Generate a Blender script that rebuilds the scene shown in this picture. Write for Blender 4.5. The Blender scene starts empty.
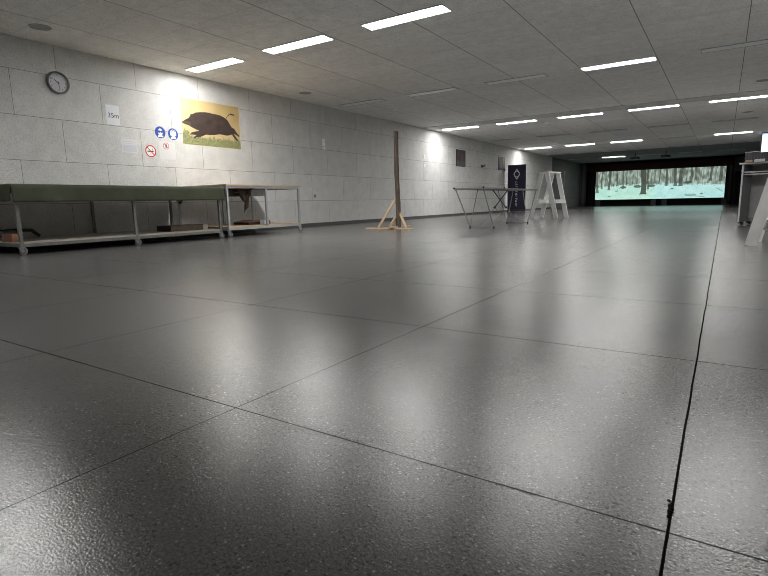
import bpy, bmesh, math, random
from mathutils import Vector, Matrix
random.seed(7)
PI = math.pi
SC = bpy.context.scene
COL = SC.collection

# ------------------------------------------------------------------ helpers
class MB:
    """collects shapes and links them as one mesh object"""
    def __init__(s): s.bm = bmesh.new()
    def _x(s, verts, M):
        bmesh.ops.transform(s.bm, matrix=M, verts=verts)
    def box(s, x0, x1, y0, y1, z0, z1, M=None, bev=0.0):
        r = bmesh.ops.create_cube(s.bm, size=1.0)['verts']
        s._x(r, Matrix.Translation(((x0+x1)/2, (y0+y1)/2, (z0+z1)/2)) @ Matrix.Diagonal((abs(x1-x0), abs(y1-y0), abs(z1-z0), 1)))
        if bev > 0:
            es = list({e for v in r for e in v.link_edges})
            o = bmesh.ops.bevel(s.bm, geom=es, offset=bev, segments=2, affect='EDGES', profile=0.5)
            r = list({v for f in o['faces'] for v in f.verts} | {v for v in r if v.is_valid})
        if M is not None: s._x(r, M)
        return s
    def bar(s, a, b, w, t, up=(0, 0, 1), bev=0.0):
        """rectangular bar from a to b, w wide across, t thick along up"""
        a = Vector(a); b = Vector(b); d = b-a; L = d.length; z = d.normalized()
        u = Vector(up); x = u.cross(z)
        if x.length < 1e-4: x = Vector((1, 0, 0)).cross(z)
        x.normalize(); y = z.cross(x)
        M = Matrix((x, y, z)).transposed().to_4x4(); M.translation = a
        return s.box(-w/2, w/2, -t/2, t/2, 0, L, M, bev)
    def tube(s, a, b, r, seg=12, r2=None):
        a = Vector(a); b = Vector(b); d = b-a
        o = bmesh.ops.create_cone(s.bm, cap_ends=True, segments=seg, radius1=r, radius2=r if r2 is None else r2, depth=d.length)['verts']
        s._x(o, Matrix.Translation((a+b)/2) @ d.to_track_quat('Z', 'Y').to_matrix().to_4x4())
        return s
    def path(s, pts, r, seg=10):
        for a, b in zip(pts[:-1], pts[1:]): s.tube(a, b, r, seg)
        for p in pts[1:-1]: s.ball(p, r, 1)
        return s
    def ball(s, c, r, sub=2, sc=(1, 1, 1)):
        o = bmesh.ops.create_icosphere(s.bm, subdivisions=sub, radius=r)['verts']
        s._x(o, Matrix.Translation(c) @ Matrix.Diagonal((*sc, 1)))
        return s
    def lathe(s, prof, M=None, seg=32):
        rings = []
        for r, z in prof:
            if r < 1e-6: rings.append([s.bm.verts.new((0, 0, z))])
            else: rings.append([s.bm.verts.new((r*math.cos(2*PI*k/seg), r*math.sin(2*PI*k/seg), z)) for k in range(seg)])
        for A, B in zip(rings[:-1], rings[1:]):
            for k in range(seg):
                j = (k+1) % seg
                if len(A) == 1 and len(B) == 1: continue
                if len(A) == 1: s.bm.faces.new((A[0], B[k], B[j]))
                elif len(B) == 1: s.bm.faces.new((A[k], A[j], B[0]))
                else: s.bm.faces.new((A[k], A[j], B[j], B[k]))
        if M is not None: s._x([v for R in rings for v in R], M)
        return s
    def prism(s, pts, t, M=None):
        """polygon in local xy, extruded 0..t in z"""
        lo = [s.bm.verts.new((x, y, 0)) for x, y in pts]; hi = [s.bm.verts.new((x, y, t)) for x, y in pts]
        n = len(pts)
        s.bm.faces.new(lo[::-1]); s.bm.faces.new(hi)
        for i in range(n): s.bm.faces.new((lo[i], lo[(i+1) % n], hi[(i+1) % n], hi[i]))
        if M is not None: s._x(lo+hi, M)
        return s
    def grid(s, fn, nu, nv):
        V = [[s.bm.verts.new(fn(i/nu, j/nv)) for j in range(nv+1)] for i in range(nu+1)]
        for i in range(nu):
            for j in range(nv): s.bm.faces.new((V[i][j], V[i+1][j], V[i+1][j+1], V[i][j+1]))
        return s
    def build(s, name, m, parent=None, smooth=False):
        bmesh.ops.recalc_face_normals(s.bm, faces=s.bm.faces)
        me = bpy.data.meshes.new(name); s.bm.to_mesh(me); s.bm.free()
        me.materials.append(m)
        if smooth:
            me.polygons.foreach_set('use_smooth', [True]*len(me.polygons))
            try: me.set_sharp_from_angle(angle=math.radians(40))
            except Exception: pass
        o = bpy.data.objects.new(name, me); COL.objects.link(o)
        if parent: o.parent = parent
        return o

def empty(name, loc, rz=0.0):
    o = bpy.data.objects.new(name, None); COL.objects.link(o)
    o.location = loc; o.rotation_euler = (0, 0, rz); o.empty_display_size = 0.1
    return o
def tag(o, label, cat, group=None):
    o['label'] = label; o['category'] = cat
    if group: o['group'] = group
    return o
def struct(o): o['kind'] = 'structure'; return o
def copy_tree(o, parent=None):
    c = o.copy(); COL.objects.link(c)
    if parent: c.parent = parent
    for ch in list(o.children): copy_tree(ch, c)
    return c

# ------------------------------------------------------------------ materials
def mat(name, col=(.5, .5, .5), rough=.6, metal=0.0, noise=0.0, nscale=20., bump=0.0, bscale=None, emit=None, estr=0, spec=.5):
    m = bpy.data.materials.new(name); m.use_nodes = True
    N = m.node_tree.nodes; L = m.node_tree.links; b = N['Principled BSDF']
    b.inputs['Base Color'].default_value = (*col, 1); b.inputs['Roughness'].default_value = rough
    b.inputs['Metallic'].default_value = metal; b.inputs['Specular IOR Level'].default_value = spec
    if noise or bump:
        tc = N.new('ShaderNodeTexCoord'); n = N.new('ShaderNodeTexNoise')
        n.inputs['Scale'].default_value = nscale; n.inputs['Detail'].default_value = 4
        L.new(tc.outputs['Object'], n.inputs['Vector'])
        if noise:
            r = N.new('ShaderNodeMapRange'); r.inputs[1].default_value = .3; r.inputs[2].default_value = .7
            r.inputs[3].default_value = 1-noise; r.inputs[4].default_value = 1+noise
            v = N.new('ShaderNodeVectorMath'); v.operation = 'SCALE'; v.inputs[0].default_value = col
            L.new(n.outputs['Fac'], r.inputs[0]); L.new(r.outputs[0], v.inputs['Scale']); L.new(v.outputs[0], b.inputs['Base Color'])
        if bump:
            n2 = N.new('ShaderNodeTexNoise'); n2.inputs['Scale'].default_value = bscale or nscale
            L.new(tc.outputs['Object'], n2.inputs['Vector'])
            bp = N.new('ShaderNodeBump'); bp.inputs['Strength'].default_value = bump; bp.inputs['Distance'].default_value = .01
            L.new(n2.outputs['Fac'], bp.inputs['Height']); L.new(bp.outputs[0], b.inputs['Normal'])
    if emit:
        b.inputs['Emission Color'].default_value = (*emit, 1); b.inputs['Emission Strength'].default_value = estr
    return m
def painted(name, emit=0.0, rough=.6):
    m = bpy.data.materials.new(name); m.use_nodes = True
    N = m.node_tree.nodes; L = m.node_tree.links; b = N['Principled BSDF']
    a = N.new('ShaderNodeVertexColor'); a.layer_name = 'paint'
    b.inputs['Roughness'].default_value = rough
    if emit:
        b.inputs['Base Color'].default_value = (.02, .02, .02, 1)
        L.new(a.outputs['Color'], b.inputs['Emission Color']); b.inputs['Emission Strength'].default_value = emit
    else: L.new(a.outputs['Color'], b.inputs['Base Color'])
    return m
def wood(name, c1, c2, scale=(2, 30, 30), rough=.55):
    m = bpy.data.materials.new(name); m.use_nodes = True
    N = m.node_tree.nodes; L = m.node_tree.links; b = N['Principled BSDF']; b.inputs['Roughness'].default_value = rough
    tc = N.new('ShaderNodeTexCoord'); mp = N.new('ShaderNodeMapping'); mp.inputs['Scale'].default_value = scale
    n = N.new('ShaderNodeTexNoise'); n.inputs['Scale'].default_value = 1.; n.inputs['Detail'].default_value = 5
    cr = N.new('ShaderNodeValToRGB'); cr.color_ramp.elements[0].position = .35; cr.color_ramp.elements[1].position = .65
    cr.color_ramp.elements[0].color = (*c1, 1); cr.color_ramp.elements[1].color = (*c2, 1)
    L.new(tc.outputs['Object'], mp.inputs[0]); L.new(mp.outputs[0], n.inputs['Vector']); L.new(n.outputs['Fac'], cr.inputs[0])
    L.new(cr.outputs[0], b.inputs['Base Color'])
    return m

def panel_mat(name, base, kind):
    """wood-wool acoustic panels; kind wall: (y,z) running bond, ceil: (x,y) grid"""
    m = bpy.data.materials.new(name); m.use_nodes = True
    N = m.node_tree.nodes; L = m.node_tree.links; b = N['Principled BSDF']
    b.inputs['Roughness'].default_value = .92; b.inputs['Specular IOR Level'].default_value = .15
    g = N.new('ShaderNodeNewGeometry'); sp = N.new('ShaderNodeSeparateXYZ'); L.new(g.outputs['Position'], sp.inputs[0])
    cb = N.new('ShaderNodeCombineXYZ')
    def add(sock, v):
        a = N.new('ShaderNodeMath'); a.operation = 'ADD'; a.inputs[1].default_value = v; L.new(sock, a.inputs[0]); return a.outputs[0]
    br = N.new('ShaderNodeTexBrick'); br.inputs['Scale'].default_value = 1.
    br.inputs['Color1'].default_value = (*base, 1); br.inputs['Color2'].default_value = tuple(c*.93 for c in base)+(1,)
    br.inputs['Mortar'].default_value = tuple(c*.32 for c in base)+(1,)
    br.inputs['Mortar Smooth'].default_value = .2; br.inputs['Bias'].default_value = 0
    br.offset_frequency = 2; br.squash = 1
    if kind == 'wall':
        L.new(add(sp.outputs['Y'], -.9475+12.05), cb.inputs[0]); L.new(sp.outputs['Z'], cb.inputs[1])
        br.inputs['Brick Width'].default_value = 1.205; br.inputs['Row Height'].default_value = .598
        br.offset = .5; br.inputs['Mortar Size'].default_value = .0035
    elif kind == 'cross':
        L.new(add(sp.outputs['X'], 12.05), cb.inputs[0]); L.new(sp.outputs['Z'], cb.inputs[1])
        br.inputs['Brick Width'].default_value = 1.205; br.inputs['Row Height'].default_value = .598
        br.offset = .5; br.inputs['Mortar Size'].default_value = .0035
    else:
        L.new(add(sp.outputs['X'], -.11+12.15), cb.inputs[0]); L.new(add(sp.outputs['Y'], -3.405+6.05), cb.inputs[1])
        br.inputs['Brick Width'].default_value = 1.215; br.inputs['Row Height'].default_value = .605
        br.offset = 0; br.inputs['Mortar Size'].default_value = .004
    L.new(cb.outputs[0], br.inputs['Vector'])
    basec = br.outputs['Color']
    if kind == 'ceil':
        br.inputs['Mortar'].default_value = tuple(c*.66 for c in base)+(1,)
        def MM(op, a, v):
            q = N.new('ShaderNodeMath'); q.operation = op; L.new(a, q.inputs[0])
            if v is not None: q.inputs[1].default_value = v
            return q.outputs[0]
        tt = MM('DIVIDE', MM('SUBTRACT', sp.outputs['X'], .11), 1.215)
        rd = MM('ROUND', tt, None); df = N.new('ShaderNodeMath'); df.operation = 'SUBTRACT'; L.new(tt, df.inputs[0]); L.new(rd, df.inputs[1])
        ms = MM('LESS_THAN', MM('ABSOLUTE', df.outputs[0], None), .0045)
        mx = N.new('ShaderNodeMix'); mx.data_type = 'RGBA'; L.new(ms, mx.inputs[0]); L.new(br.outputs['Color'], mx.inputs[6]); mx.inputs[7].default_value = tuple(c*.25 for c in base)+(1,)
        basec = mx.outputs[2]
    # fibre speckle
    v = N.new('ShaderNodeTexNoise'); v.inputs['Scale'].default_value = 60.; v.inputs['Detail'].default_value = 3; v.inputs['Roughness'].default_value = .7
    L.new(g.outputs['Position'], v.inputs['Vector'])
    r = N.new('ShaderNodeMapRange'); r.inputs[1].default_value = .33; r.inputs[2].default_value = .58; r.inputs[3].default_value = .74; r.inputs[4].default_value = 1.04
    L.new(v.outputs['Fac'], r.inputs[0])
    v2 = N.new('ShaderNodeTexNoise'); v2.inputs['Scale'].default_value = 6.; v2.inputs['Detail'].default_value = 5
    L.new(g.outputs['Position'], v2.inputs['Vector'])
    r2 = N.new('ShaderNodeMapRange'); r2.inputs[1].default_value = .3; r2.inputs[2].default_value = .7; r2.inputs[3].default_value = .93; r2.inputs[4].default_value = 1.06
    L.new(v2.outputs['Fac'], r2.inputs[0])
    mu = N.new('ShaderNodeMath'); mu.operation = 'MULTIPLY'; L.new(r.outputs[0], mu.inputs[0]); L.new(r2.outputs[0], mu.inputs[1])
    sc = N.new('ShaderNodeVectorMath'); sc.operation = 'SCALE'; L.new(basec, sc.inputs[0]); L.new(mu.outputs[0], sc.inputs['Scale'])
    L.new(sc.outputs[0], b.inputs['Base Color'])
    bp = N.new('ShaderNodeBump'); bp.inputs['Strength'].default_value = .35; bp.inputs['Distance'].default_value = .004
    L.new(v.outputs['Fac'], bp.inputs['Height']); L.new(bp.outputs[0], b.inputs['Normal'])
    return m

def floor_mat():
    m = bpy.data.materials.new('grey vinyl floor'); m.use_nodes = True
    N = m.node_tree.nodes; L = m.node_tree.links; b = N['Principled BSDF']
    g = N.new('ShaderNodeNewGeometry'); sp = N.new('ShaderNodeSeparateXYZ'); L.new(g.outputs['Position'], sp.inputs[0])
    def M(op, a, bb=None, c=None):
        n = N.new('ShaderNodeMath'); n.operation = op
        for i, q in enumerate((a, bb, c)):
            if q is None: continue
            if isinstance(q, (int, float)): n.inputs[i].default_value = q
            else: L.new(q, n.inputs[i])
        return n.outputs[0]
    X, Y = sp.outputs['X'], sp.outputs['Y']
    wob = N.new('ShaderNodeTexNoise'); wob.inputs['Scale'].default_value = 3.
    L.new(g.outputs['Position'], wob.inputs['Vector'])
    w = M('MULTIPLY', M('SUBTRACT', wob.outputs['Fac'], .5), .006)
    def lines(c, off, pitch, hw):
        t = M('DIVIDE', M('SUBTRACT', M('ADD', c, w), off), pitch)
        d = M('MULTIPLY', M('ABSOLUTE', M('SUBTRACT', t, M('ROUND', t))), pitch)
        return M('LESS_THAN', d, hw)
    l1 = M('LESS_THAN', M('ABSOLUTE', M('ADD', M('ADD', X, w), .036)), .0023)       # long welded seam
    l2 = lines(X, -.036-.965, 1.005, .0017)
    l2 = M('MULTIPLY', l2, M('LESS_THAN', X, -.5))
    l3 = lines(Y, .828, .985, .0021)
    ln = M('MAXIMUM', M('MAXIMUM', l1, l2), l3)
    # chips
    def chips(scale, th, seed):
        mp = N.new('ShaderNodeMapping'); mp.inputs['Location'].default_value = (seed, seed*.7, 0); L.new(g.outputs['Position'], mp.inputs[0])
        v = N.new('ShaderNodeTexVoronoi'); v.inputs['Scale'].default_value = scale; L.new(mp.outputs[0], v.inputs['Vector'])
        h = N.new('ShaderNodeSeparateColor'); L.new(v.outputs['Color'], h.inputs[0])
        return M('MULTIPLY', M('LESS_THAN', v.outputs['Distance'], M('MULTIPLY', h.outputs[1], .55)), M('LESS_THAN', h.outputs[0], th))
    dark = chips(150., .26, 3.1); light = chips(210., .11, 9.4)
    n = N.new('ShaderNodeTexNoise'); n.inputs['Scale'].default_value = 2.2; n.inputs['Detail'].default_value = 6; L.new(g.outputs['Position'], n.inputs['Vector'])
    fine = N.new('ShaderNodeTexNoise'); fine.inputs['Scale'].default_value = 160.; fine.inputs['Detail'].default_value = 2; L.new(g.outputs['Position'], fine.inputs['Vector'])
    def mix(f, a, c):
        q = N.new('ShaderNodeMix'); q.data_type = 'RGBA'; L.new(f, q.inputs[0])
        for i, s_ in ((6, a), (7, c)):
            if isinstance(s_, tuple): q.inputs[i].default_value = (*s_, 1)
            else: L.new(s_, q.inputs[i])
        return q.outputs[2]
    base = mix(n.outputs['Fac'], FLOOR_A, FLOOR_B)
    grain = N.new('ShaderNodeMapRange'); grain.inputs[1].default_value = .3; grain.inputs[2].default_value = .7; grain.inputs[3].default_value = .62; grain.inputs[4].default_value = 1.38
    L.new(fine.outputs['Fac'], grain.inputs[0]); gs = N.new('ShaderNodeVectorMath'); gs.operation = 'SCALE'; L.new(base, gs.inputs[0]); L.new(grain.outputs[0], gs.inputs['Scale']); base = gs.outputs[0]
    base = mix(M('MULTIPLY', dark, .75), base, (.035, .035, .035))
    base = mix(M('MULTIPLY', light, .55), base, (.42, .42, .41))
    base = mix(ln, base, (.012, .012, .012))
    L.new(base, b.inputs['Base Color'])
    rr = N.new('ShaderNodeMapRange'); rr.inputs[3].default_value = FLOOR_R-.03; rr.inputs[4].default_value = FLOOR_R+.05
    L.new(n.outputs['Fac'], rr.inputs[0])
    L.new(M('ADD', rr.outputs[0], M('MULTIPLY', ln, .5)), b.inputs['Roughness'])
    L.new(M('MULTIPLY', M('SUBTRACT', 1., M('MULTIPLY', dark, .8)), M('MULTIPLY', M('SUBTRACT', 1., ln), FLOOR_S)), b.inputs['Specular IOR Level'])
    bn = N.new('ShaderNodeTexNoise'); bn.inputs['Scale'].default_value = 250.; bn.inputs['Detail'].default_value = 1.5; L.new(g.outputs['Position'], bn.inputs['Vector'])
    bp = N.new('ShaderNodeBump'); bp.inputs['Strength'].default_value = FLOOR_BUMP; bp.inputs['Distance'].default_value = .002
    L.new(M('SUBTRACT', bn.outputs['Fac'], M('MULTIPLY', ln, 1.)), bp.inputs['Height']); L.new(bp.outputs[0], b.inputs['Normal'])
    return m

# ------------------------------------------------------------------ tunables
FLOOR_A = (.095, .095, .094); FLOOR_B = (.13, .13, .128); FLOOR_R = .185; FLOOR_S = .62; FLOOR_BUMP = .30
LAMP = 9.0
EXPOSURE = 2.66

XL, XR, YB, YF, H = -8.113, 1.62, -4.0, 38.0, 2.8085

WALLM = panel_mat('wall wood wool panels', (.66, .66, .645), 'wall')
WALLX = panel_mat('cross wall wood wool panels', (.66, .66, .645), 'cross')
CEILM = panel_mat('ceiling wood wool panels', (.90, .89, .87), 'ceil')
FLOORM = floor_mat()
STEEL = mat('grey painted steel', (.42, .44, .45), .4, .3, noise=.08)
STEEL_D = mat('dark grey steel', (.06, .065, .07), .45, .3, noise=.1)
ALU = mat('brushed aluminium', (.55, .56, .57), .35, .85, noise=.05)
BLACK = mat('black plastic', (.015, .015, .016), .5, noise=.1)
BLACKF = mat('black fabric', (.008, .008, .009), .9, noise=.2, nscale=8)
RUBBER = mat('grey rubber', (.20, .20, .20), .7, noise=.1)
CHROME = mat('zinc plated metal', (.6, .6, .62), .3, .9, noise=.05)
TAN = wood('birch plywood', (.46, .34, .22), (.60, .47, .32), (3, 2, 30))
PALEW = wood('pale worn shelf board', (.30, .27, .23), (.42, .39, .34), (3, 2, 30), .7)
PINE = wood('pine board', (.50, .36, .22), (.62, .47, .31), (8, 8, 2))
BARK = wood('rough brown timber', (.055, .040, .030), (.15, .115, .085), (40, 40, 4), .85)
WOOD_R = wood('reddish brown wood', (.16, .07, .035), (.28, .13, .07), (20, 4, 20))
WOOD_D = wood('dark brown wood', (.05, .035, .03), (.10, .07, .05), (3, 20, 20), .8)
WHITE_P = mat('white painted wood', (.72, .72, .71), .45, noise=.06, nscale=12)
PAPER = mat('white paper', (.72, .74, .78), .7, noise=.02)
PAPER2 = mat('off white paper', (.66, .66, .66), .8, noise=.02)
INK = mat('black ink', (.03, .03, .035), .7, noise=.05)
BLUE = mat('safety sign blue', (.02, .07, .36), .4, noise=.04)
RED = mat('safety sign red', (.55, .03, .03), .4, noise=.04)
WHITE_S = mat('sign white', (.8, .8, .8), .4, noise=.02)
PLASTW = mat('white switch plastic', (.85, .85, .85), .3, noise=.02)
GREEN = mat('olive green cloth', (.037, .043, .021), .85, noise=.12, nscale=9, bump=.3, bscale=150)
NAVY = mat('navy banner fabric', (.022, .02, .055), .6, noise=.05)
DESKG = mat('grey desk laminate', (.22, .22, .23), .5, noise=.04)
DESKE = mat('light grey desk edge', (.48, .48, .49), .45, noise=.03)
LAMPFR = mat('lamp frame white steel', (.45, .45, .45), .4, noise=.03)
LAMP_ON = mat('lit lamp diffuser', (.8, .8, .8), .5, emit=(1., .985, .96), estr=LAMP)
LAMP_OFF = mat('unlit lamp diffuser', (.93, .93, .93), .35, noise=.03)
SPKM = mat('speaker grille grey', (.34, .34, .33), .7, noise=.2, nscale=300)

# ------------------------------------------------------------------ the room
T = .2
def slab(name, x0, x1, y0, y1, z0, z1, m): return struct(MB().box(x0, x1, y0, y1, z0, z1).build(name, m))
slab('floor', XL-T, XR+T, YB-T, YF+T, -T, 0, FLOORM)
slab('ceiling', XL-T, XR+T, YB-T, YF+T, H, H+T, CEILM)
slab('wall_left', XL-T, XL, YB-T, YF+T, 0, H, WALLM)
slab('wall_right', XR, XR+T, YB-T, YF+T, 0, H, WALLM)
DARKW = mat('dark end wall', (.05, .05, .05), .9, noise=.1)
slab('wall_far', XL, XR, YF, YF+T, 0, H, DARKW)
slab('wall_back', XL, XR, YB-T, YB, 0, H, WALLX)
BASEM = mat('grey baseboard', (.075, .075, .075), .6, noise=.05)
slab('baseboard_left', XL, XL+.012, YB, YF, 0, .075, BASEM)
slab('baseboard_right', XR-.012, XR, YB, YF, 0, .075, BASEM)
DIMWALLM = panel_mat('wall panels with far dimming in colour', (.17, .175, .17), 'wall'); DIMCEILM = panel_mat('ceiling panels with far dimming in colour', (.34, .34, .335), 'ceil')  # room panels in darker colour, standing in for light fading at the far end
slab('trim_2', XL, XL+.012, 29.6, YF, .076, H-.013, DIMWALLM)  # thin slab added over the left wall to darken its far end
slab('trim_3', XL, XR, 28.4, YF, H-.012, H, DIMCEILM)  # thin slab added under the ceiling, its tone imitates the fading light
slab('trim_1', XL, XR, 14.68, 15.28, H-.012, H, mat('grey ceiling strip', (.55, .545, .53), .9, noise=.08))

# ------------------------------------------------------------------ ceiling lights
LA, LL, LP, LW = -7.775, 1.163, 1.8266, .235
def light_proto(on):
    r = empty('ceiling_light', (0, 0, H))
    f = MB(); e = .012
    f.box(-e, LL+e, -e, 0, -.012, 0).box(-e, LL+e, LW, LW+e, -.012, 0).box(-e, 0, 0, LW, -.012, 0).box(LL, LL+e, 0, LW, -.012, 0)
    f.build('frame', LAMPFR, r)
    MB().box(0, LL, 0, LW, -.008, -.001).build('diffuser', LAMP_ON if on else LAMP_OFF, r)
    return r
P_ON = light_proto(True); P_OFF = light_proto(False); P_DIM = light_proto(False)
P_DIM.children[1].data.materials[0] = P_DIM.children[0].data.materials[0] = mat('dull louvre lamp', (.55, .55, .545), .5, noise=.05)
used = {0: False, 1: False, 2: False}
rows = [('row above the camera', 1.6, (0, 1, 0, 0, 0)), ('nearest row', 5.888, (1, 1, 1, 1, 1)), ('second row', 10.06, (0, 0, 0, 1, 0)), ('third row past the grey strip', 15.47, (1, 1, 1, 1, 1)),
        ('fourth row', 19.6, (0, 0, 0, 0, 0)), ('fifth row', 23.72, (1, 1, 1, 0, 1)), ('sixth row', 27.85, (0, 0, 0, 0, 0)), ('row nearest the screen', 31.9, (0, 1, 0, 0, 0))]
colw = ['leftmost', 'second from left', 'middle one', 'fourth from left', 'rightmost']
for rn, y, st in rows:
    for c in range(5):
        on = bool(st[c])
        kd = 1 if on else (2 if y > 12 else 0); P = (P_OFF, P_ON, P_DIM)[kd]
        o = copy_tree(P) if used[kd] else P
        used[kd] = True
        o.location = (LA+c*LP, y, H-(.012 if y > 28.4 else 0))
        tag(o, f"{'lit white' if on else 'unlit dull'} ceiling light of the {rn}, {colw[c]}", 'ceiling light', 'rectangular ceiling lights')

def disc_speaker(x, y, label, r=.125):
    t = empty('ceiling_speaker', (x, y, H))
    MB().lathe([(0, -.004), (r*.86, -.006), (r*.88, 0)]).build('grille', SPKM, t, True)
    MB().lathe([(r*.88, -.001), (r*.88, -.008), (r, -.006), (r*1.02, 0)]).build('rim', mat('speaker rim', (.42, .42, .41), .6, noise=.03), t, True)
    tag(t, label, 'speaker', 'round ceiling speakers')
disc_speaker(-7.447, 3.504, 'round grey speaker in the ceiling above the wall clock')
disc_speaker(-7.49, 8.57, 'round grey speaker in the ceiling near the left wall beyond the boar picture')
disc_speaker(.50, 13.5, 'round grey speaker in the ceiling at the right, before the grey strip')
disc_speaker(.378, 18.2, 'round grey speaker in the ceiling at the right, beyond the grey strip')

# ------------------------------------------------------------------ wall things (local frame: x along +Y of wall, y up, z out of the wall)
def wallM(y, z, off=0.0):
    # local x -> world +Y, local y -> world Z, local z -> world +X
    return Matrix(((0, 0, 1, XL+off), (1, 0, 0, y), (0, 1, 0, z), (0, 0, 0, 1)))
def wall_empty(name, y, z):
    o = bpy.data.objects.new(name, None); COL.objects.link(o); o.empty_display_size = .1
    o.matrix_world = wallM(y, z); return o
def text_mesh(body, size, depth=.001):
    cu = bpy.data.curves.new('t', 'FONT'); cu.body = body; cu.size = size; cu.extrude = depth/2; cu.align_x = 'CENTER'; cu.align_y = 'CENTER'
    to = bpy.data.objects.new('t', cu); COL.objects.link(to)
    bpy.context.view_layer.update()
    me = bpy.data.meshes.new_from_object(to.evaluated_get(bpy.context.evaluated_depsgraph_get()))
    bpy.data.objects.remove(to); return me
def put_text(name, body, size, m, parent, loc, rz=0):
    me = text_mesh(body, size); me.materials.clear(); me.materials.append(m)
    o = bpy.data.objects.new(name, me); COL.objects.link(o); o.parent = parent; o.location = loc; o.rotation_euler = (0, 0, rz); return o

# clock: local x increases to +Y which reads left-to-right from the room
ck = wall_empty('wall_clock', 3.96, 2.30)
tag(ck, 'round grey-rimmed wall clock with white dial, high on the left wall', 'clock')
MB().lathe([(.128, 0), (.152, .004), (.156, .03), (.148, .042), (.134, .044), (.128, .03)], seg=48).build('rim', mat('clock rim', (.16, .16, .17), .35, .5, noise=.03), ck, True)
MB().lathe([(0, .018), (.132, .018), (.132, .001), (0, .001)], seg=48).build('dial', mat('clock dial', (.62, .63, .66), .5, noise=.03), ck)
for k in range(12):
    a = PI/2 - k*PI/6; s = put_text('numeral', str(k if k else 12), .034, INK, ck, (.100*math.cos(a), .100*math.sin(a), .0195))
def hand(name, ang, L, w, z):
    a = PI/2-math.radians(ang)
    MB().bar((-.018*math.cos(a), -.018*math.sin(a), z), (L*math.cos(a), L*math.sin(a), z), w, .0015, up=(0, 0, 1)).build(name, INK, ck)
hand('hour_hand', 308, .062, .009, .023); hand('minute_hand', 172, .095, .006, .0255)
MB().lathe([(0, .030), (.007, .028), (.007, .019)]).build('hub', INK, ck)

p = wall_empty('paper_sign', 4.728, 1.956)
tag(p, 'white paper sheet in a clear sleeve reading 35m, right of the clock', 'paper sign')
MB().box(-.108, .108, -.148, .148, .001, .003).build('sheet', PAPER, p)
put_text('lettering', '35m', .105, INK, p, (.008, -.012, .0038))
MB().box(-.09, -.03, .118, .142, .0032, .005).build('tape', WHITE_S, p)
p = wall_empty('notice_sheet', 4.955, 1.503)
tag(p, 'pale printed notice sheet with faint lines, below and right of the 35m sheet', 'paper sign')
MB().box(-.135, .135, -.105, .105, 0, .0025).build('sheet', PAPER2, p)
fm = mat('faint grey print', (.42, .43, .45), .8, noise=.02)
MB().box(-.12, .12, .062, .074, .0027, .0033).box(-.12, .10, .034, .042, .0027, .0033).box(-.12, .12, -.09, .015, .0027, .0030).build('print', mat('pale print block', (.56, .57, .62), .8, noise=.02), p)

def disc(mb, r, z0, z1, seg=40, M=None): return mb.lathe([(0, z1), (r, z1), (r, z0)], seg=seg, M=M)
R_ = .098
s = wall_empty('goggles_sign', 5.532, 1.772)
tag(s, 'round blue sign with a white goggled head, left of the two blue signs', 'safety sign')
disc(MB(), R_, .0005, .003).build('disc', BLUE, s)
g = MB(); disc(g, .052, .003, .0045, M=Matrix.Translation((0, .004, 0)) @ Matrix.Diagonal((.85, 1.15, 1, 1))); g.box(-.05, .05, -.078, -.05, .003, .0045)
g.build('head_symbol', WHITE_S, s)
g = MB(); disc(g, .021, .0045, .006, M=Matrix.Translation((-.023, .012, 0))); disc(g, .021, .0045, .006, M=Matrix.Translation((.023, .012, 0))); g.box(-.055, .055, .008, .016, .0045, .006)
g.build('goggles_symbol', BLUE, s)
s = wall_empty('ear_protection_sign', 5.778, 1.765)
tag(s, 'round blue sign with a white head wearing ear muffs, right of the two blue signs', 'safety sign')
disc(MB(), R_, .0005, .003).build('disc', BLUE, s)
g = MB(); disc(g, .048, .003, .0045, M=Matrix.Translation((0, .0, 0)) @ Matrix.Diagonal((.85, 1.15, 1, 1))); g.box(-.05, .05, -.078, -.05, .003, .0045)
g.build('head_symbol', WHITE_S, s)
g = MB(); g.box(-.058, -.036, -.025, .028, .0045, .006).box(.036, .058, -.025, .028, .0045, .006)
for k in range(8):
    a0, a1 = PI*k/8, PI*(k+1)/8; g.bar((.052*math.cos(a0), .02+.052*math.sin(a0), .0052), (.052*math.cos(a1), .02+.052*math.sin(a1), .0052), .010, .0015)
g.build('ear_muff_symbol', WHITE_S, s)
def ring(mb, r0, r1, z0, z1, seg=40): return mb.lathe([(r0, z0), (r0, z1), (r1, z1), (r1, z0)], seg=seg)
def prohibition(name, y, z, r, label, phone):
    s = wall_empty(name, y, z); tag(s, label, 'safety sign')
    disc(MB(), r, .0 if phone else .0005, .004).build('disc', WHITE_S, s)
    if phone: g = MB().box(-r*.25, r*.25, -r*.5, r*.5, .004, .005)
    else:
        g = MB().box(-r*.62, r*.45, -r*.12, r*.06, .004, .005).box(r*.5, r*.6, -r*.12, r*.06, .004, .005).box(r*.35, r*.42, r*.12, r*.45, .004, .005)
    g.build('symbol', INK, s)
    g = ring(MB(), r*.83, r, .004, .0055); q = r*.62
    g.bar((-q, q, .006), (q, -q, .006), r*.16, .001); g.build('red_ring', RED, s)
    return s
prohibition('no_smoking_sign', 5.322, 1.447, .098, 'round red-ringed no smoking sign with a black cigarette', False)
p = wall_empty('small_notice', 5.65, 1.50)
tag(p, 'small white paper under the blue signs, with a little red ringed mark', 'paper sign')
MB().box(-.17, .15, -.17, .13, 0, .003).build('sheet', PAPER2, p)
s = prohibition('prohibition_mark', 5.62, 1.553, .055, 'small red-ringed prohibition mark on the white paper below the blue signs', True)

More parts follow.
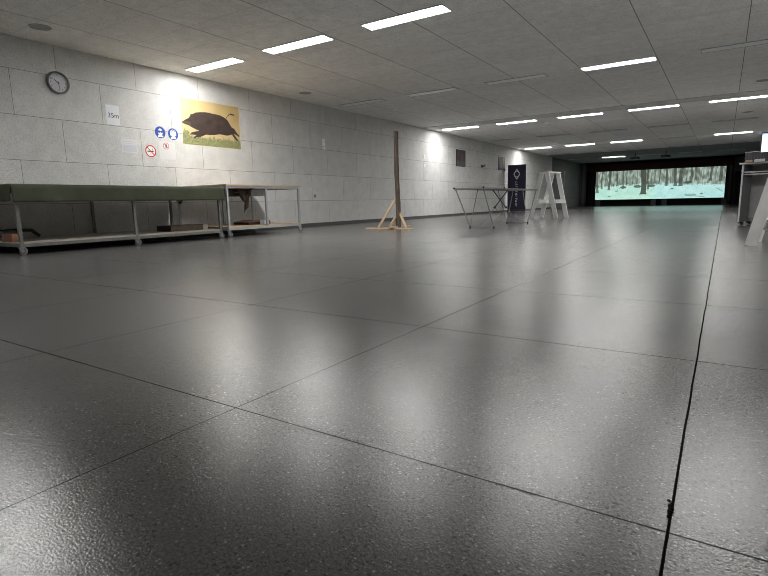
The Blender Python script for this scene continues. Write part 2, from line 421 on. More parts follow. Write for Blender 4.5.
# painted images on vertex colours ------------------------------------------------
def paint_grid(name, m, parent, nx, ny, w, h, fn, z=0.002, thick=.001):
    verts = []; faces = []; cols = []
    for j in range(ny+1):
        for i in range(nx+1):
            u, v = i/nx, j/ny; verts.append((u*w, v*h, z)); c = fn(u, v); cols += [c[0], c[1], c[2], 1.0]
    for j in range(ny):
        for i in range(nx):
            a = j*(nx+1)+i; faces.append((a, a+1, a+nx+2, a+nx+1))
    me = bpy.data.meshes.new(name); me.from_pydata(verts, [], faces); me.materials.append(m)
    ca = me.color_attributes.new('paint', 'FLOAT_COLOR', 'POINT'); ca.data.foreach_set('color', cols)
    o = bpy.data.objects.new(name, me); COL.objects.link(o); o.parent = parent
    return o
def inside(x, y, P):
    c = False; n = len(P); j = n-1
    for i in range(n):
        xi, yi = P[i]; xj, yj = P[j]
        if (yi > y) != (yj > y) and x < (xj-xi)*(y-yi)/(yj-yi)+xi: c = not c
        j = i
    return c
from mathutils import noise as MN
def nz(x, y, s, o=0.): return MN.noise(Vector((x*s+o, y*s, o)))
def lerp(a, b, t): t = max(0, min(1, t)); return tuple(a[i]+(b[i]-a[i])*t for i in range(3))
def segd(x, y, a, b):
    dx, dy = b[0]-a[0], b[1]-a[1]; t = max(0, min(1, ((x-a[0])*dx+(y-a[1])*dy)/(dx*dx+dy*dy))); return math.hypot(x-a[0]-t*dx, y-a[1]-t*dy)

BOAR = [(0.014, 0.473), (0.074, 0.535), (0.126, 0.58), (0.15, .625), (.158, .668), (0.185, 0.668), (0.233, 0.71), (0.338, 0.747), (0.443, 0.755), (0.55, 0.744), (0.641, 0.739), (0.714, 0.705), (0.777, 0.649), (0.82, 0.545), (0.846, 0.492), (0.884, 0.481), (0.929, 0.388), (0.981, 0.32), (0.964, 0.3), (0.897, 0.345), (0.872, 0.353), (0.922, 0.26), (0.959, 0.197), (0.919, 0.196), (0.864, 0.277), (0.838, 0.335), (0.768, 0.299), (0.692, 0.3), (0.618, 0.305), (0.506, 0.27), (0.38, 0.258), (0.29, 0.196), (0.22, 0.178), (0.176, 0.136), (0.187, 0.185), (0.232, 0.234), (0.172, 0.229), (0.122, 0.221), (0.15, 0.272), (0.21, 0.301), (0.28, 0.329), (0.213, 0.357), (0.156, 0.389), (0.117, 0.417), (0.068, 0.431), (0.021, 0.452)]
def boar(u, v):
    c = lerp((.62, .50, .25), (.50, .35, .15), u*1.1+nz(u, v, 4)*.3)
    c = lerp(c, (.66, .56, .36), .5*(1-v)+nz(u, v, 7, 3.)*.2)
    gh = .20+.10*nz(u, 0, 30, 5.)+.05*nz(u, v, 80, 1.)+(.10 if u < .12 else 0)
    if v < gh:
        t = .5+.9*nz(u*3, v, 28, 2.)
        c = lerp((.10, .12, .045), (.42, .42, .20), t)
    tail = min(segd(u*1.7, v, (.751*1.7, .69), (.80*1.7, .775)), segd(u*1.7, v, (.80*1.7, .775), (.835*1.7, .80)))
    if tail < .008 or segd(u*1.7, v, (.835*1.7, .80), (.895*1.7, .79)) < .017: c = (.05, .035, .03)
    if inside(u, v, BOAR):
        t = .5+.5*nz(u*1.3, v, 8, 8.)+.5*nz(u, v*3, 60, 4.)
        c = lerp((.022, .015, .013), (.105, .068, .055), (.7*t+.1)*(.35+.9*v))
        if math.hypot((u-.155)*1.7, v-.53) < .014: c = (.01, .01, .01)
        if u < .15 and v < .50: c = lerp(c, (.14, .09, .07), .5)
        for q in ((.55, .30, .62, .42), (.30, .33, .36, .50)):
            if segd(u*1.7, v, (q[0]*1.7, q[1]), (q[2]*1.7, q[3])) < .01: c = lerp(c, (.01, .01, .01), .6)
    if u < .012 or v < .012 or u > .988 or v > .985: c = (.62, .58, .46)
    return c
bp_ = wall_empty('boar_poster', 5.955, 1.61)
tag(bp_, 'poster of a running dark wild boar on yellow ground with grass', 'poster')
MB().box(0, 1.35, 0, .815, .0005, .0018).build('backing', PAPER2, bp_)
paint_grid('picture', painted('boar print', rough=.55), bp_, 190, 120, 1.35, .815, boar, .0022)

def frame_poster(y, z, w, h, fn, label):
    t = wall_empty('framed_photo', y, z); tag(t, label, 'poster')
    MB().box(0, w, 0, h, 0, .012).build('backing', BLACK, t)
    f = MB().box(0, w, 0, .015, .012, .018).box(0, w, h-.015, h, .012, .018).box(0, .015, .015, h-.015, .012, .018).box(w-.015, w, .015, h-.015, .012, .018)
    f.build('frame', BLACK, t)
    paint_grid('picture', painted('photo print '+str(y)), t, 40, 40, w-.03, h-.03, fn, .0135).location = (.015, .015, 0)
def ph1(u, v):
    c = lerp((.05, .05, .055), (.10, .09, .09), .5+nz(u, v, 4))
    if v > .35: c = lerp(c, (.07, .03, .028), .5+.8*nz(u*2, v, 3, 4.))
    if abs(u-.62) < .13 and .15 < v < .8: c = lerp(c, (.12, .085, .08), .6)
    if v < .3: c = lerp(c, (.12, .13, .12), .5)
    return c
def ph2(u, v):
    c = lerp((.16, .16, .16), (.30, .30, .30), .5+nz(u, v, 4, 2.))
    if u < .34 and v < .95: c = (.03, .03, .03)
    if abs(u-.6+.2*(v-.5)) < .16: c = lerp((.04, .04, .04), c, .2+.5*nz(u, v, 8))
    if v < .15: c = (.05, .05, .05)
    return c
frame_poster(17.22, 1.755, .78, .585, ph1, 'dark reddish framed picture on the left wall beyond the grey ceiling strip')
frame_poster(21.38, 1.79, .74, .55, ph2, 'grey and black framed picture on the left wall beside the navy banner')

def wall_switch(y, z, label, parts):
    t = wall_empty('light_switch', y, z); tag(t, label, 'light switch')
    for i, (dz, hh) in enumerate(parts):
        MB().box(-.05, .05, dz-hh/2, dz+hh/2, 0, .012, bev=.003).build('switch_plate', PLASTW, t)
        MB().box(-.03, .03, dz-hh*.32, dz+hh*.32, .012, .018, bev=.002).build('rocker', PLASTW, t)
wall_switch(9.86, 1.93, 'white light switch stack on the left wall between boar picture and timber post', [(.0, .11), (-.10, .06), (.09, .05)])
wall_switch(14.87, 1.93, 'white light switch on the left wall below the grey ceiling strip', [(0, .11)])
wall_switch(14.87, 1.66, 'white socket plate below the switch beneath the grey ceiling strip', [(0, .09)])
t = wall_empty('wall_socket', 9.47, .705); tag(t, 'small grey round wall outlet low beside the wheeled tan-topped table', 'socket')
MB().lathe([(0, .02), (.035, .018), (.045, 0)]).build('cover', mat('outlet grey', (.34, .34, .33), .5, noise=.03), t, True)
MB().lathe([(0, .024), (.012, .023), (.012, .018)]).build('plug_hole', BLACK, t)
t = wall_empty('wall_hook', 19.61, 1.86); tag(t, 'small dark wall bracket between the two framed pictures', 'bracket')
MB().box(-.07, .07, -.05, .05, 0, .012).build('plate', BLACK, t)
MB().path([(0, 0, .01), (0, -.01, .09), (0, .05, .11)], .018).build('hook', BLACK, t)
t = wall_empty('wall_cable_box', 32.2, 1.75); tag(t, 'pale cable box with thin conduit on the dark far end of the left wall', 'cable box')
CBX = mat('grey cable box', (.30, .30, .30), .6, noise=.03); MB().box(-.12, .12, .2, .42, 0, .05, bev=.01).build('box', CBX, t)
MB().path([(0, .2, .02), (.05, -.2, .02), (0, -.5, .02)], .014).build('conduit', CBX, t)

# ------------------------------------------------------------------ wheeled tables
def add_caster(parent, x, y, r=.040, h=.115, rz=-.75):
    M0 = Matrix.Translation((x, y, 0)) @ Matrix.Rotation(rz, 4, 'Z')
    f = MB()
    f.box(-.030, .030, -.032, .032, h-.008, h, M0)
    for s_ in (-1, 1):
        pts = [(-.03, h-.006), (.03, h-.006), (.028, r-.012), (.004, r-.014)]
        f.prism([(a, b) for a, b in pts], .003, M0 @ Matrix(((0, 0, 1, s_*.021-.0015), (1, 0, 0, 0), (0, 1, 0, 0), (0, 0, 0, 1))))
    f.tube(M0 @ Vector((-.026, .012, r)), M0 @ Vector((.026, .012, r)), .007)
    c = f.build('caster', CHROME, parent)
    w = MB().lathe([(0, -.014), (r*.55, -.015), (r*.6, -.012), (r*.95, -.013), (r, -.008), (r, .008), (r*.95, .013), (r*.6, .012), (r*.55, .015), (0, .014)], M0 @ Matrix.Translation((0, .012, r)) @ Matrix.Rotation(PI/2, 4, 'Y'), 24)
    wo = w.build('wheel', RUBBER, c, True)
    return c

def rolling_table(y0, y1, ztop, zshelf, legs, topm, shelfm, name_label, steel, th=.028, x0=-8.03, x1=-6.735, lw=.035):
    t = empty('rolling_table', ((x0+x1)/2, (y0+y1)/2, 0)); tag(t, name_label, 'table')
    def L(mb, n, m, par=None):
        o = mb.build(n, m, par or t)
        if par is None or par is t: o.matrix_parent_inverse = Matrix.Translation((-t.location[0], -t.location[1], 0))
        return o
    L(MB().box(x0-.01, x1+.02, y0-.02, y1+.02, ztop-th, ztop, bev=.003), 'tabletop', topm)
    fr = MB(); zt = ztop-th
    for x in (x0, x1-lw): fr.box(x, x+lw, y0, y1, zt-lw, zt-.0005)
    for y in (y0, y1-lw): fr.box(x0+lw, x1-lw, y, y+lw, zt-lw, zt-.0005)
    L(fr, 'top_frame', steel)
    fr = MB(); zb = zshelf-.02
    for x in (x0, x1-lw): fr.box(x, x+lw, y0, y1, zb-lw, zb-.0005)
    for y in (y0, y1-lw): fr.box(x0+lw, x1-lw, y, y+lw, zb-lw, zb-.0005)
    L(fr, 'bottom_frame', steel)
    L(MB().box(x0+.003, x1-.003, y0+.003, y1-.003, zshelf-.018, zshelf), 'shelf', shelfm)
    for i_, yy_ in enumerate(legs):
        for x in (x0, x1-lw):
            yl = yy_+(.10 if (x == x0 and 0 < i_ < len(legs)-1) else 0)
            L(MB().box(x-.001, x+lw+.001, yl-lw/2, yl+lw/2, zb-lw, zt-lw+.001), 'leg', steel)
            if name_label.startswith('wheeled') and i_ == 1: continue
            c = add_caster(t, x+lw/2, yl, h=zb-lw-.0005, r=.042)
            c.matrix_parent_inverse = Matrix.Translation((-t.location[0], -t.location[1], 0))
    return t
STEEL_O = mat('worn grey steel', (.17, .165, .155), .5, .35, noise=.15)
t1 = rolling_table(2.665, 5.56, .803, .146, (2.69, 4.10, 5.535), PALEW, PALEW, 'long low wheeled table under an olive green cloth, against the left wall', STEEL_O)
t2 = rolling_table(5.69, 7.425, .862, .172, (5.71, 6.57, 7.405), TAN, TAN, 'wheeled table with tan wooden top and grey steel frame, right of the green-covered one', STEEL, th=.026)

# cloth draped over table 1
def cloth():
    x0, x1, y0, y1, z = -8.045, -6.700, 2.64, 5.60, .8065
    hang = .195
    NU, NV = 150, 60
    wl = x1-x0; total = wl+hang
    def fn(u, v):
        y = y0-.006+(y1+.03-(y0-.006))*u
        s = v*total
        wav = .018*math.sin(y*4.3+1.)+.012*math.sin(y*9.7)*math.sin(y*1.3)+.022*math.exp(-((y-3.0)/.09)**2)+.020*math.exp(-((y-4.1)/.12)**2)+.008*math.sin(y*2.1+2)
        if s < wl-.02: x = x0+s; zz = z+.0015*math.sin(y*9)*math.sin(x*7)+.002
        else:
            q = s-(wl-.02); r = .02; a = min(q/r, PI/2)
            x = x1-.02+r*math.sin(a); zz = z+.002-r*(1-math.cos(a))
            if q > r*PI/2:
                d = q-r*PI/2; zz = z+.002-r-d; x += .010+abs(wav)*d/hang*1.6+.012*d/hang
        if u > .985:  # right end falls over the edge
            k = (u-.985)/.015; zz -= .05*k*k
            if s > wl: x -= .03*k
        if zz > .78 and u < .004: zz -= 0.0
        return (x, y, zz)
    o = MB().grid(fn, NU, NV).build('table_cloth', GREEN, None, True)
    sm = o.modifiers.new('thickness', 'SOLIDIFY'); sm.thickness = .0025; sm.offset = 1
    return tag(o, 'olive green cloth draped over the long low table by the left wall', 'cloth')
cl = cloth()
# left end flap of the cloth
def flap():
    def fn(u, v):
        x = -8.03+(1.342)*u; zz = .808-.175*v-.02*math.sin(u*9)*v
        y = 2.628-.012*abs(math.sin(u*14))*v
        return (x, y, zz)
    o = MB().grid(fn, 50, 8).build('end_flap', GREEN, cl, True)
    sm = o.modifiers.new('thickness', 'SOLIDIFY'); sm.thickness = .0025
flap()

# things on the shelves
def thing(name, mb, m, label, cat, smooth=False, group=None):
    o = mb.build(name, m, None, smooth); return tag(o, label, cat, group)
zs = .147
thing('armrest', MB().path([(-7.62, 2.75, zs+.10), (-7.66, 3.0, zs+.115), (-7.74, 3.22, zs+.10), (-7.79, 3.33, zs+.022)], .022, 12).box(-7.80, -7.46, 2.68, 2.95, zs+.030, zs+.115, bev=.02), BLACK,
      'black padded armrest lying on the left end of the low table shelf', 'armrest', True)
thing('wood_block', MB().box(-7.22, -6.96, 2.68, 2.80, zs+.001, zs+.09, bev=.004), WOOD_R, 'orange brown wooden block on the shelf under the left end of the cloth', 'wood block')
t = empty('wooden_box', (-7.15, 5.15, zs)); tag(t, 'dark brown long box with a pale end on the low table shelf, right end', 'box')
MB().box(-.18, .18, -.36, .22, .001, .085, bev=.004).build('body', WOOD_D, t)
MB().box(-.18, .182, .221, .31, .001, .086, bev=.004).build('end_block', PALEW, t)['label'] = 'pale wooden end block'
o = MB().box(-7.42, -7.36, 5.24, 5.32, .60, .741, bev=.004).bar((-7.39, 5.28, .60), (-7.39, 5.30, .57), .05, .03).build('hanging_bracket', WOOD_D, t1)
o.matrix_parent_inverse = Matrix.Translation((-t1.location[0], -t1.location[1], 0))
t = empty('wooden_case', (-7.22, 6.58, .173)); tag(t, 'low red-brown wooden case on the lower shelf of the tan-topped table', 'case')
MB().box(-.2, .2, -.20, .14, .001, .045, bev=.004).build('base', BLACK, t)
MB().prism([(-.20, 0), (.13, 0), (.13, .03), (.03, .04), (-.15, .012)], .36, Matrix(((0, 0, 1, -.18), (1, 0, 0, 0), (0, 1, 0, .046), (0, 0, 0, 1)))).build('lid', WOOD_R, t)
MB().box(-.2, -.19, -.19, .13, .046, .056).build('hinge_strip', BLACK, t)
t = empty('paper_box', (-6.93, 6.66, .173)); tag(t, 'small white box with a brown side beside the red-brown case', 'box')
MB().box(-.05, .05, -.05, .05, .001, .075, bev=.002).build('body', PAPER, t)
MB().box(-.05, .05, .051, .11, .001, .07, bev=.002).build('brown_end', WOOD_R, t)
# under the top of table 2
t = empty('drawer_box', (-7.35, 6.2, .72)); tag(t, 'dark drawer box fixed under the tan table top, left part', 'drawer')
MB().box(-.3, .3, -.38, .30, -.04, .078, bev=.003).build('body', WOOD_D, t)
MB().box(.301, .309, -.36, .28, -.03, .07).build('front', WOOD_D, t)
MB().tube((.33, -.1, .02), (.33, .02, .02), .008).build('handle', STEEL, t)
t = empty('grey_junction_case', (-7.3, 6.78, .74)); tag(t, 'flat grey metal case under the tan table top, behind the middle leg', 'case')
MB().box(-.2, .2, -.25, .12, -.055, .058, bev=.006).build('body', STEEL, t)
MB().tube((.2, -.1, 0), (.212, -.1, 0), .012).build('latch', CHROME, t)
def hide():
    mb = MB()
    def fn(u, v):
        y = 6.05+.44*u; wv = abs(2*u-1); cx = .42+.0*v
        L = .36*(1-wv**1.3)+.05
        z = .80-L*v*(1+.08*math.sin(u*19)); yy = 6.25+(y-6.27)*(1-.72*v)
        return (-6.93+.03*math.sin(u*17+v*3)*(.4+v), yy, z)
    o = mb.grid(fn, 36, 20).build('hanging_cloth', mat('brown rag', (.085, .055, .04), .9, noise=.3, nscale=30), None, True)
    sm = o.modifiers.new('thickness', 'SOLIDIFY'); sm.thickness = .006
    tag(o, 'ragged brown cloth tapering to a point, hanging under the tan table top', 'cloth')
hide()

# ------------------------------------------------------------------ timber post on a cross base
t = empty('timber_post', (-5.36, 8.74, 0)); tag(t, 'tall rough brown timber post on a pine cross base with braces', 'post')
def post():
    mb = MB(); n = 40; prev = None
    rings = []
    for k in range(n+1):
        z = .025+1.835*k/n; dx = -.03*k/n+.006*math.sin(z*4); r = .042+.004*nz(z, 0, 5, 3.)-.003*k/n
        rings.append([mb.bm.verts.new((dx+r*sx*(1+.12*nz(z, i, 9, 1.)), r*sy, z)) for i, (sx, sy) in enumerate(((1, .55), (.55, 1), (-.55, 1), (-1, .55), (-1, -.55), (-.55, -1), (.55, -1), (1, -.55)))])
    for A, B in zip(rings[:-1], rings[1:]):
        for i in range(8): mb.bm.faces.new((A[i], A[(i+1) % 8], B[(i+1) % 8], B[i]))
    mb.bm.faces.new(rings[0][::-1]); mb.bm.faces.new(rings[-1])
    return mb
post().build('post', BARK, t)
MB().bar((-.64, -.20, .0125), (.38, -.10, .0125), .10, .024).build('base_board', PINE, t)
MB().bar((-.04, -.30, .0370), (-.02, .42, .0370), .10, .024).build('base_board', PINE, t)
MB().bar((-.37, -.16, .03), (-.055, -.005, .585), .045, .024, up=(0, 1, 0)).build('brace', PINE, t)
MB().bar((.24, -.10, .03), (.035, -.0, .30), .045, .024, up=(0, 1, 0)).build('brace', PINE, t)
MB().bar((-.03, .34, .052), (-.03, .045, .34), .045, .024, up=(1, 0, 0)).build('brace', PINE, t)
MB().bar((-.035, -.27, .052), (-.03, -.045, .24), .04, .024, up=(1, 0, 0)).build('brace', PINE, t)

# ------------------------------------------------------------------ folding aluminium pasting table
t = empty('folding_table', (-3.95, 10.2, 0)); tag(t, 'long light folding table on thin splayed aluminium legs in mid room', 'table')
def FT(p): return (p[0]+3.95, p[1]-10.2, p[2])
def pt(x, y, z): return Vector(FT((x, y, z)))
zt = .745
GALU = mat('dull grey aluminium', (.26, .26, .27), .45, .6, noise=.08)
for i, (ya, yb) in enumerate(((9.05, 10.15), (10.16, 11.25), (11.26, 12.36))):
    MB().box(-4.31+3.95+.0145, -3.71+3.95-.0145, ya-10.2+.0145, yb-10.2-.0145, zt-.012, zt+.006).build('tabletop_panel', mat('pale table board %d' % i, (.42, .42, .41), .5, noise=.05), t)
    a, b, c, d = -4.31+3.95, -3.71+3.95, ya-10.2, yb-10.2
    f = MB().box(a, a+.014, c, d, zt-.02, zt+.007).box(b-.014, b, c, d, zt-.02, zt+.007).box(a+.014, b-.014, c, c+.014, zt-.02, zt+.007).box(a+.014, b-.014, d-.014, d, zt-.02, zt+.007)
    f.build('rim', GALU, t)
zu = zt-.02
for (y, y1, y2) in ((9.2, 9.10, 10.15), (11.2, 11.33, 12.32)):
    for xt, xb in ((-4.29, -4.03), (-3.73, -3.56)):
        near = y < 10
        MB().tube(pt(xt, y1 if near else y2, zu), pt(xb, y, .012), .011).build('leg', GALU, t)
        if near and xt > -4: continue
        MB().tube(pt(xt, y2 if near else y1, zu), pt(xb, y, .03), .008).build('brace', GALU, t)
    for xb in (-4.03, -3.56): MB().tube(pt(xb, y, 0), pt(xb, y, .03), .019).build('foot_cap', BLACK, t)
    MB().tube(pt(-4.03, y, .016), pt(-3.56, y, .016), .008).build('foot_bar', GALU, t)
MB().tube(pt(-4.02, 10.30, zu), pt(-3.735, 10.31, .365), .011).build('cross_strut', STEEL_D, t)
MB().tube(pt(-3.70, 10.335, zu), pt(-3.985, 10.335, .365), .011).build('cross_strut', STEEL_D, t)
MB().ball(pt(-3.735, 10.31, .365), .026, 2).build('strut_cap', BLACK, t, True)
MB().ball(pt(-3.985, 10.335, .365), .026, 2).build('strut_cap', BLACK, t, True)
for (a, b) in (((-3.985, 10.335, .365), (-3.80, 9.2, .02)), ((-3.735, 10.31, .365), (-3.69, 9.2, .02)), ((-3.735, 10.31, .365), (-3.75, 11.2, .02)), ((-3.985, 10.335, .365), (-3.98, 11.2, .02))):
    MB().tube(pt(*a), pt(*b), .006).build('link_rod', GALU, t)
for q in ((-3.715, 9.06), (-4.305, 9.06), (-3.715, 10.16)):
    MB().ball(pt(q[0], q[1], zt+.006), .020, 2).build('corner_knob', BLACK, t, True)

# ------------------------------------------------------------------ white A-frame trestles
def trestle(loc, rz, label, S=.40, Wd=.5, step=.45, lw=.125, ins=.02):
    t = empty('step_trestle', loc, rz); tag(t, label, 'trestle')
    zt = 1.22
    for k, y in enumerate((0, Wd)):
        for s_ in (-1, 1):
            MB().bar((s_*S, y, 0.0), (s_*.085, y, zt), lw, .032, up=(0, 1, 0)).build('leg', WHITE_P, t)
    MB().box(-.165, .165, -.05, Wd+.05, zt-.008, zt+.024, bev=.004).build('top_board', WHITE_P, t)
    for s_ in (-1, 1):
        xs = s_*(S-(S-.085)*step/zt)
        MB().box(xs-.10+(-ins*s_), xs+.10+(-ins*s_), .02, Wd-.02, step-.05, step+.05, bev=.003).build('step', WHITE_P, t)
    for y in (0, Wd):
        MB().box(-.25, .25, y-.038, y-.018, .50, .56).build('tie_board', WHITE_P, t) if False else None
    return t
trestle((-4.12, 14.3, 0), math.radians(-18.6), 'white A-frame step trestle standing beyond the folding table')
tr2 = trestle((.595, 6.32, 0), math.radians(-6), 'white A-frame trestle cut off by the right edge, in front of the desk', S=.34, Wd=.62, step=.21, lw=.105, ins=.13)

# ------------------------------------------------------------------ desk with monitor
th = math.radians(-18)
t = empty('computer_desk', (.214, 10.47, 0), th); tag(t, 'grey computer desk on castors at the right edge', 'desk')
D = .48; Wk = 1.15; zT = 1.0
MB().box(0, .022, .004, D, .065, zT, bev=.001).build('side_panel', DESKG, t)
MB().box(Wk-.022, Wk, .004, D, .065, zT, bev=.001).build('side_panel', DESKG, t)
MB().box(-.001, .023, -.004, .0035, .065, zT).build('edge_strip', DESKE, t)
MB().box(.0225, Wk-.0225, D-.05, D-.03, .12, zT-.001).build('back_panel', mat('lighter grey back panel', (.42, .42, .42), .6, noise=.05), t)
MB().box(-.035, Wk+.03, -.035, D+.01, zT+.001, zT+.027, bev=.003).build('desktop', DESKE, t)
MB().box(.024, Wk-.024, .01, .38, .865, .885, bev=.002).build('keyboard_shelf', DESKE, t)
MB().box(.024, Wk-.024, .012, .36, .830, .848, bev=.002).build('drawer_board', DESKE, t)
MB().box(.0, .022, .0, .001, .0, .001)
for x in (.03, Wk-.03):
    for y in (.05, D-.06):
        c = add_caster(t, x, y, r=.027, h=.064); c.data.materials[0] = BLACK
# monitor
m_ = empty('monitor', (.68, 10.36, zT+.0275), math.radians(-14)); tag(m_, 'computer monitor with bright pale screen on the desk', 'monitor')
MB().box(-.26, .26, -.012, .03, .135, .455, bev=.006).build('casing', BLACK, m_)
def scr(u, v):
    c = lerp((.75, .88, 1.0), (.92, .96, 1.0), 1-v)
    if v > .93: c = (.35, .55, .85)
    if .1 < u < .9 and .2 < v < .85 and int(v*30) % 3 == 0 and nz(u, v, 25) > -.1: c = lerp(c, (.6, .66, .72), .6)
    return c
so = paint_grid('screen', painted('monitor image', emit=.20, rough=.3), m_, 60, 40, .488, .29, scr, 0); so.rotation_euler = (PI/2, 0, 0); so.location = (-.244, -.0135, .15)
MB().box(-.03, .03, .03, .06, .012, .3).build('neck', BLACK, m_)
MB().box(-.12, .12, -.06, .14, 0, .014, bev=.004).build('base', BLACK, m_)
t = empty('paper_tray', (.40, 10.82, zT+.0275), th); tag(t, 'dark ribbed tray with a pale top rim on the desk, behind the papers', 'tray')
g = MB().box(-.13, .40, -.10, -.09, .003, .18).box(-.13, .40, .17, .18, .003, .18).box(-.13, -.12, -.09, .17, .003, .18).box(.39, .40, -.09, .17, .003, .18).box(-.13, .40, -.10, .18, 0, .003)
g.build('body', mat('dark tray plastic', (.05, .045, .055), .5, noise=.05), t)
g = MB()
for k in range(12): g.box(-.12+.042*k, -.112+.042*k, -.108, -.1005, .01, .17)
g.build('ribs', mat('tray rib', (.10, .09, .10), .5, noise=.05), t)
MB().box(-.135, .405, -.112, -.088, .1805, .190).build('rim', DESKE, t)
thing('cardboard_packet', MB().box(.25, .34, 10.36, 10.46, zT+.028, zT+.060, bev=.004), mat('tan card', (.42, .32, .20), .7, noise=.06), 'small tan packet at the left end of the desk top', 'packet')
thing('paper_stack', MB().box(.365, .50, 10.30, 10.43, zT+.028, zT+.058).box(.37, .50, 10.305, 10.42, zT+.0582, zT+.070), PAPER2, 'white paper stack on the desk between packet and monitor', 'paper')

# ------------------------------------------------------------------ far end: projection screen, frame, curtains
YS = 36.5
def forest(u, v):
    vv = v
    hz = .42+.10*math.sin(u*3.1+.4)+(.10*max(0, u-.55))+.03*nz(u*4, 0, 3, 1.)
    sky = lerp((.14, .18, .14), (.42, .52, .46), .5+1.0*nz(u*4, v*.7, 9, 3.)+.25*nz(u*4, v*.4, 22, 6.))
    snow = lerp((.38, .66, .55), (.50, .76, .66), .5+.8*nz(u*3, v, 6, 9.)) if u < .48 else lerp((.38, .66, .63), (.50, .76, .73), .5+.8*nz(u*3, v, 6, 9.))
    c = sky if v > hz+.02*nz(u*4, v, 30, 2.) else snow
    if v > hz-.05 and nz(u*4, v*.12, 45, 11.) > .10: c = lerp(c, (.09, .11, .09), .6)
    if v < hz and nz(u*7, v, 22, 17.) > .42: c = lerp(c, (.12, .2, .17), .5)
    for (x, w, y0, k) in TR:
        if abs(u-x-.004*math.sin(v*5+x*30)) < w*(1+.5*max(0, y0+.08-v)/.08 if v < y0+.08 else 1)/2 and v > y0: c = lerp(c, (.055, .06, .05), k)
    for (x, y, a, b) in BL:
        if ((u-x)/a)**2+((v-y)/b)**2 < 1: c = lerp(c, (.05, .06, .05), .85)
    for (p0, p1) in (((.72, .1), (.86, .04)), ((.94, .32), (.985, .2)), ((.72, .13), (.80, .12))):
        if segd(u*3.9, v, (p0[0]*3.9, p0[1]), (p1[0]*3.9, p1[1])) < .012: c = lerp(c, (.10, .17, .15), .8)
    return tuple(min(1, max(0, q))**1.0 for q in c)
TR = [(.012, .022, .25, .8), (.055, .012, .38, .75), (.085, .006, .45, .6), (.118, .018, .34, .85), (.15, .006, .45, .5), (.18, .012, .48, .8), (.215, .006, .5, .6), (.233, .011, .42, .75), (.262, .008, .5, .75), (.285, .005, .5, .5),
      (.31, .006, .5, .55), (.34, .005, .5, .5), (.397, .042, .16, .95), (.432, .012, .33, .85), (.46, .006, .5, .5), (.485, .006, .52, .5), (.52, .012, .5, .7), (.55, .006, .55, .5), (.573, .017, .43, .8), (.60, .005, .5, .5), (.642, .022, .42, .85), (.684, .026, .40, .85), (.70, .006, .5, .6),
      (.725, .008, .55, .6), (.757, .016, .52, .8), (.79, .018, .60, .7), (.81, .006, .6, .6), (.85, .006, .6, .5), (.90, .018, .55, .85), (.93, .006, .6, .5), (.965, .022, .52, .85), (.99, .006, .6, .5)]
BL = [(.235, .42, .026, .045), (.35, .44, .03, .05), (.46, .45, .03, .05), (.735, .52, .028, .045), (.12, .12, .012, .02), (.84, .14, .01, .025), (.62, .33, .012, .02), (.18, .30, .016, .015)]
t = empty('projection_screen', (-7.13, YS, 0)); tag(t, 'wide lit projection screen showing a snowy forest at the far end', 'projection screen')
so = paint_grid('projected_picture', painted('projected forest', emit=.175, rough=.8), t, 380, 90, 7.12, 1.80, forest, 0); so.rotation_euler = (PI/2, 0, 0); so.location = (0, -.03, .405)
MB().box(-.04, 7.16, -.02, .02, .36, 2.25).build('screen_panel', BLACKF, t)
MB().box(-.40, 7.50, -.25, -.12, 2.22, 2.60).build('valance', mat('dark red brown valance', (.035, .012, .010), .9, noise=.2), t)
for x in (.05, 3.3, 3.9, 7.0): MB().box(x, x+.28, -.12, -.02, 0, .36).build('support_post', mat('post dark grey %.1f' % x, (.06, .06, .06), .7, noise=.05), t)
def curtain(x0, x1, y, z1, label, m):
    n = max(8, int((x1-x0)*60))
    def fn(u, v): return (x0+(x1-x0)*u, y+.05*math.sin(u*(x1-x0)*26)*(1-.3*v), .02+(z1-.02)*v)
    o = MB().grid(fn, n, 4).build('curtain', m, None, True)
    sm = o.modifiers.new('thickness', 'SOLIDIFY'); sm.thickness = .006
    return tag(o, label, 'curtain')
GREYC = mat('dark grey curtain', (.10, .105, .10), .9, noise=.1)
curtain(-7.62, -7.19, 36.7, 2.45, 'black curtain at the left edge of the projection screen', BLACKF)
curtain(-8.08, -7.66, 36.2, 2.78, 'dark grey curtain between left wall and black curtain', GREYC)
curtain(.05, .30, 36.7, 2.45, 'grey curtain strip at the right edge of the projection screen', GREYC)
curtain(.30, 1.58, 36.2, 2.45, 'black curtain right of the projection screen', BLACKF)
t = empty('stage_board', (-3.5, 36.9, 0)); tag(t, 'low black backing board beneath the projection screen', 'board')
MB().box(-4.1, 5.0, 0, .05, 0, .6).build('board', BLACKF, t)
t = empty('loudspeaker', (.64, 35.9, 1.88)); tag(t, 'dark loudspeaker box hanging beside the right end of the screen', 'loudspeaker')
MB().box(-.25, .25, -.2, .2, 0, .75, bev=.02).build('cabinet', mat('dark blue grey box', (.045, .047, .06), .7, noise=.05), t)
MB().box(-.22, .22, -.212, -.201, .03, .72).build('grille', mat('box grille', (.035, .035, .045), .8, noise=.1), t)
MB().box(-.03, .03, -.02, .02, .75, .9285).build('bracket', BLACK, t)
def projector(x, y, label):
    t = empty('projector', (x, y, H)); tag(t, label, 'projector', 'ceiling projectors')
    MB().box(-.2, .2, -.16, .16, -.36, -.24, bev=.02).build('casing', STEEL_D, t)
    MB().tube((0, .158, -.3), (0, .19, -.3), .04).build('lens', BLACK, t)
    MB().tube((0, 0, -.25), (0, 0, 0), .02).build('mount', STEEL_D, t)
projector(-4.0, 30, 'dark projector hanging from the ceiling, left of the two')
projector(-2.6, 30, 'dark projector hanging from the ceiling, right of the two')

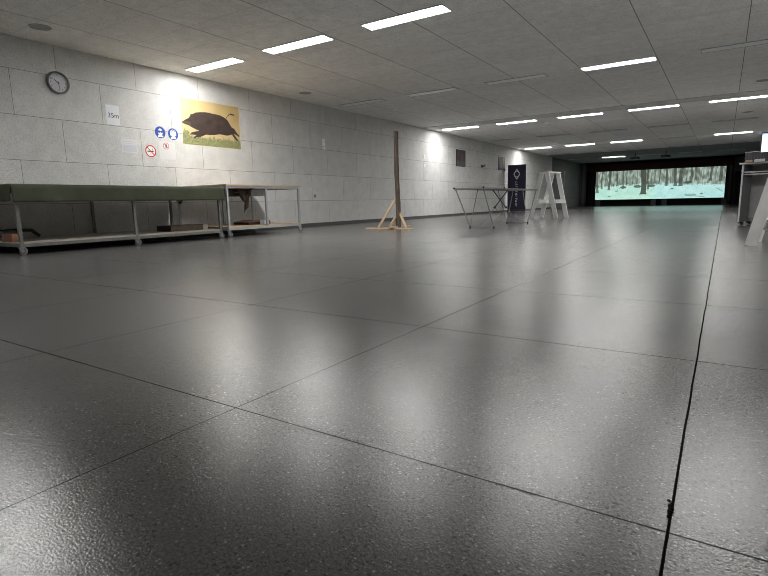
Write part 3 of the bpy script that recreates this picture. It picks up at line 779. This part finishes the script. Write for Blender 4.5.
# ------------------------------------------------------------------ navy banner
t = empty('banner_stand', (-7.61, 22.3, 0)); tag(t, 'tall navy banner with white diamond emblem and vertical lettering', 'banner')
MB().box(-.40, .40, -.004, .004, .09, 2.0).build('banner_sheet', NAVY, t)
MB().box(-.42, .42, -.05, .05, .012, .10, bev=.01).build('base_cassette', STEEL_D, t)
MB().box(-.41, .41, -.012, .012, 1.99, 2.015).build('top_rail', STEEL_D, t)
for x in (-.3, .3): MB().box(x-.02, x+.02, -.18, .18, 0, .0115).build('foot', STEEL_D, t)
SIL = mat('silver white print', (.75, .75, .78), .5, noise=.02)
e = MB(); cy = 1.60; yy = -.0065
def eb(a, b, w=.045): e.bar((a[0], yy, a[1]), (b[0], yy, b[1]), w, .002, up=(0, 1, 0))
eb((0, cy+.24), (-.13, cy+.02)); eb((-.13, cy+.02), (0, cy-.20)); eb((0, cy-.20), (.13, cy+.02)); eb((.13, cy+.02), (0, cy+.24)); eb((-.05, cy+.13), (.05, cy+.13), .03); eb((-.05, cy-.09), (.05, cy-.09), .03)
e.build('diamond_emblem', SIL, t)
e = MB(); z = 1.33; random.seed(3)
for k in range(11):
    hh = .075
    for q in range(3):
        a = random.choice(['v', 'h', 'd'])
        if a == 'v': eb((-.04+.04*q, z), (-.04+.04*q, z-hh), .022)
        elif a == 'h': eb((-.05, z-.02-.025*q), (.05, z-.02-.025*q), .018)
        else: eb((-.04, z), (.04, z-hh), .02)
    z -= .104
e.build('vertical_lettering', SIL, t)

# torn sealant in the floor seam
mb = MB(); random.seed(5)
for k in range(7):
    yk = .872+k*.0085; mb.ball((-.0385+random.uniform(-.0035, .0025), yk, .0012), .0052 if 1 < k < 5 else .0035, 1, (1.0, 1.3, .3))
thing('seam_scrap', mb, mat('black sealant', (.006, .006, .006), .9, spec=.05, noise=.05), 'small black torn scrap in the long floor seam near the camera', 'scrap')

# ------------------------------------------------------------------ world, camera, view
w = bpy.data.worlds.new('World'); SC.world = w; w.use_nodes = True
w.node_tree.nodes['Background'].inputs[0].default_value = (.02, .02, .02, 1); w.node_tree.nodes['Background'].inputs[1].default_value = .1
cam = bpy.data.cameras.new('Camera'); co = bpy.data.objects.new('Camera', cam); COL.objects.link(co); SC.camera = co
cam.sensor_fit = 'HORIZONTAL'; cam.sensor_width = 36; cam.lens = 514.52/768*36; cam.clip_start = .02; cam.clip_end = 200
yaw, pit, rol = map(math.radians, (33.276, 9.3724, -1.2447))
fw = Vector((-math.sin(yaw)*math.cos(pit), math.cos(yaw)*math.cos(pit), -math.sin(pit)))
r = Vector((math.cos(yaw), math.sin(yaw), 0)); u = r.cross(fw)
r2 = r*math.cos(rol)+u*math.sin(rol); u2 = -r*math.sin(rol)+u*math.cos(rol)
M = Matrix((r2, u2, -fw)).transposed().to_4x4(); M.translation = (0, 0, .505)
co.matrix_world = M
SC.view_settings.view_transform = 'Standard'; SC.view_settings.look = 'None'; SC.view_settings.gamma = 1
SC.view_settings.exposure = EXPOSURE; SC.view_settings.use_curve_mapping = False
SC.cycles.max_bounces = 8; SC.cycles.diffuse_bounces = 5; SC.cycles.glossy_bounces = 4
SC.cycles.use_denoising = True
SC.cycles.filter_width = .9
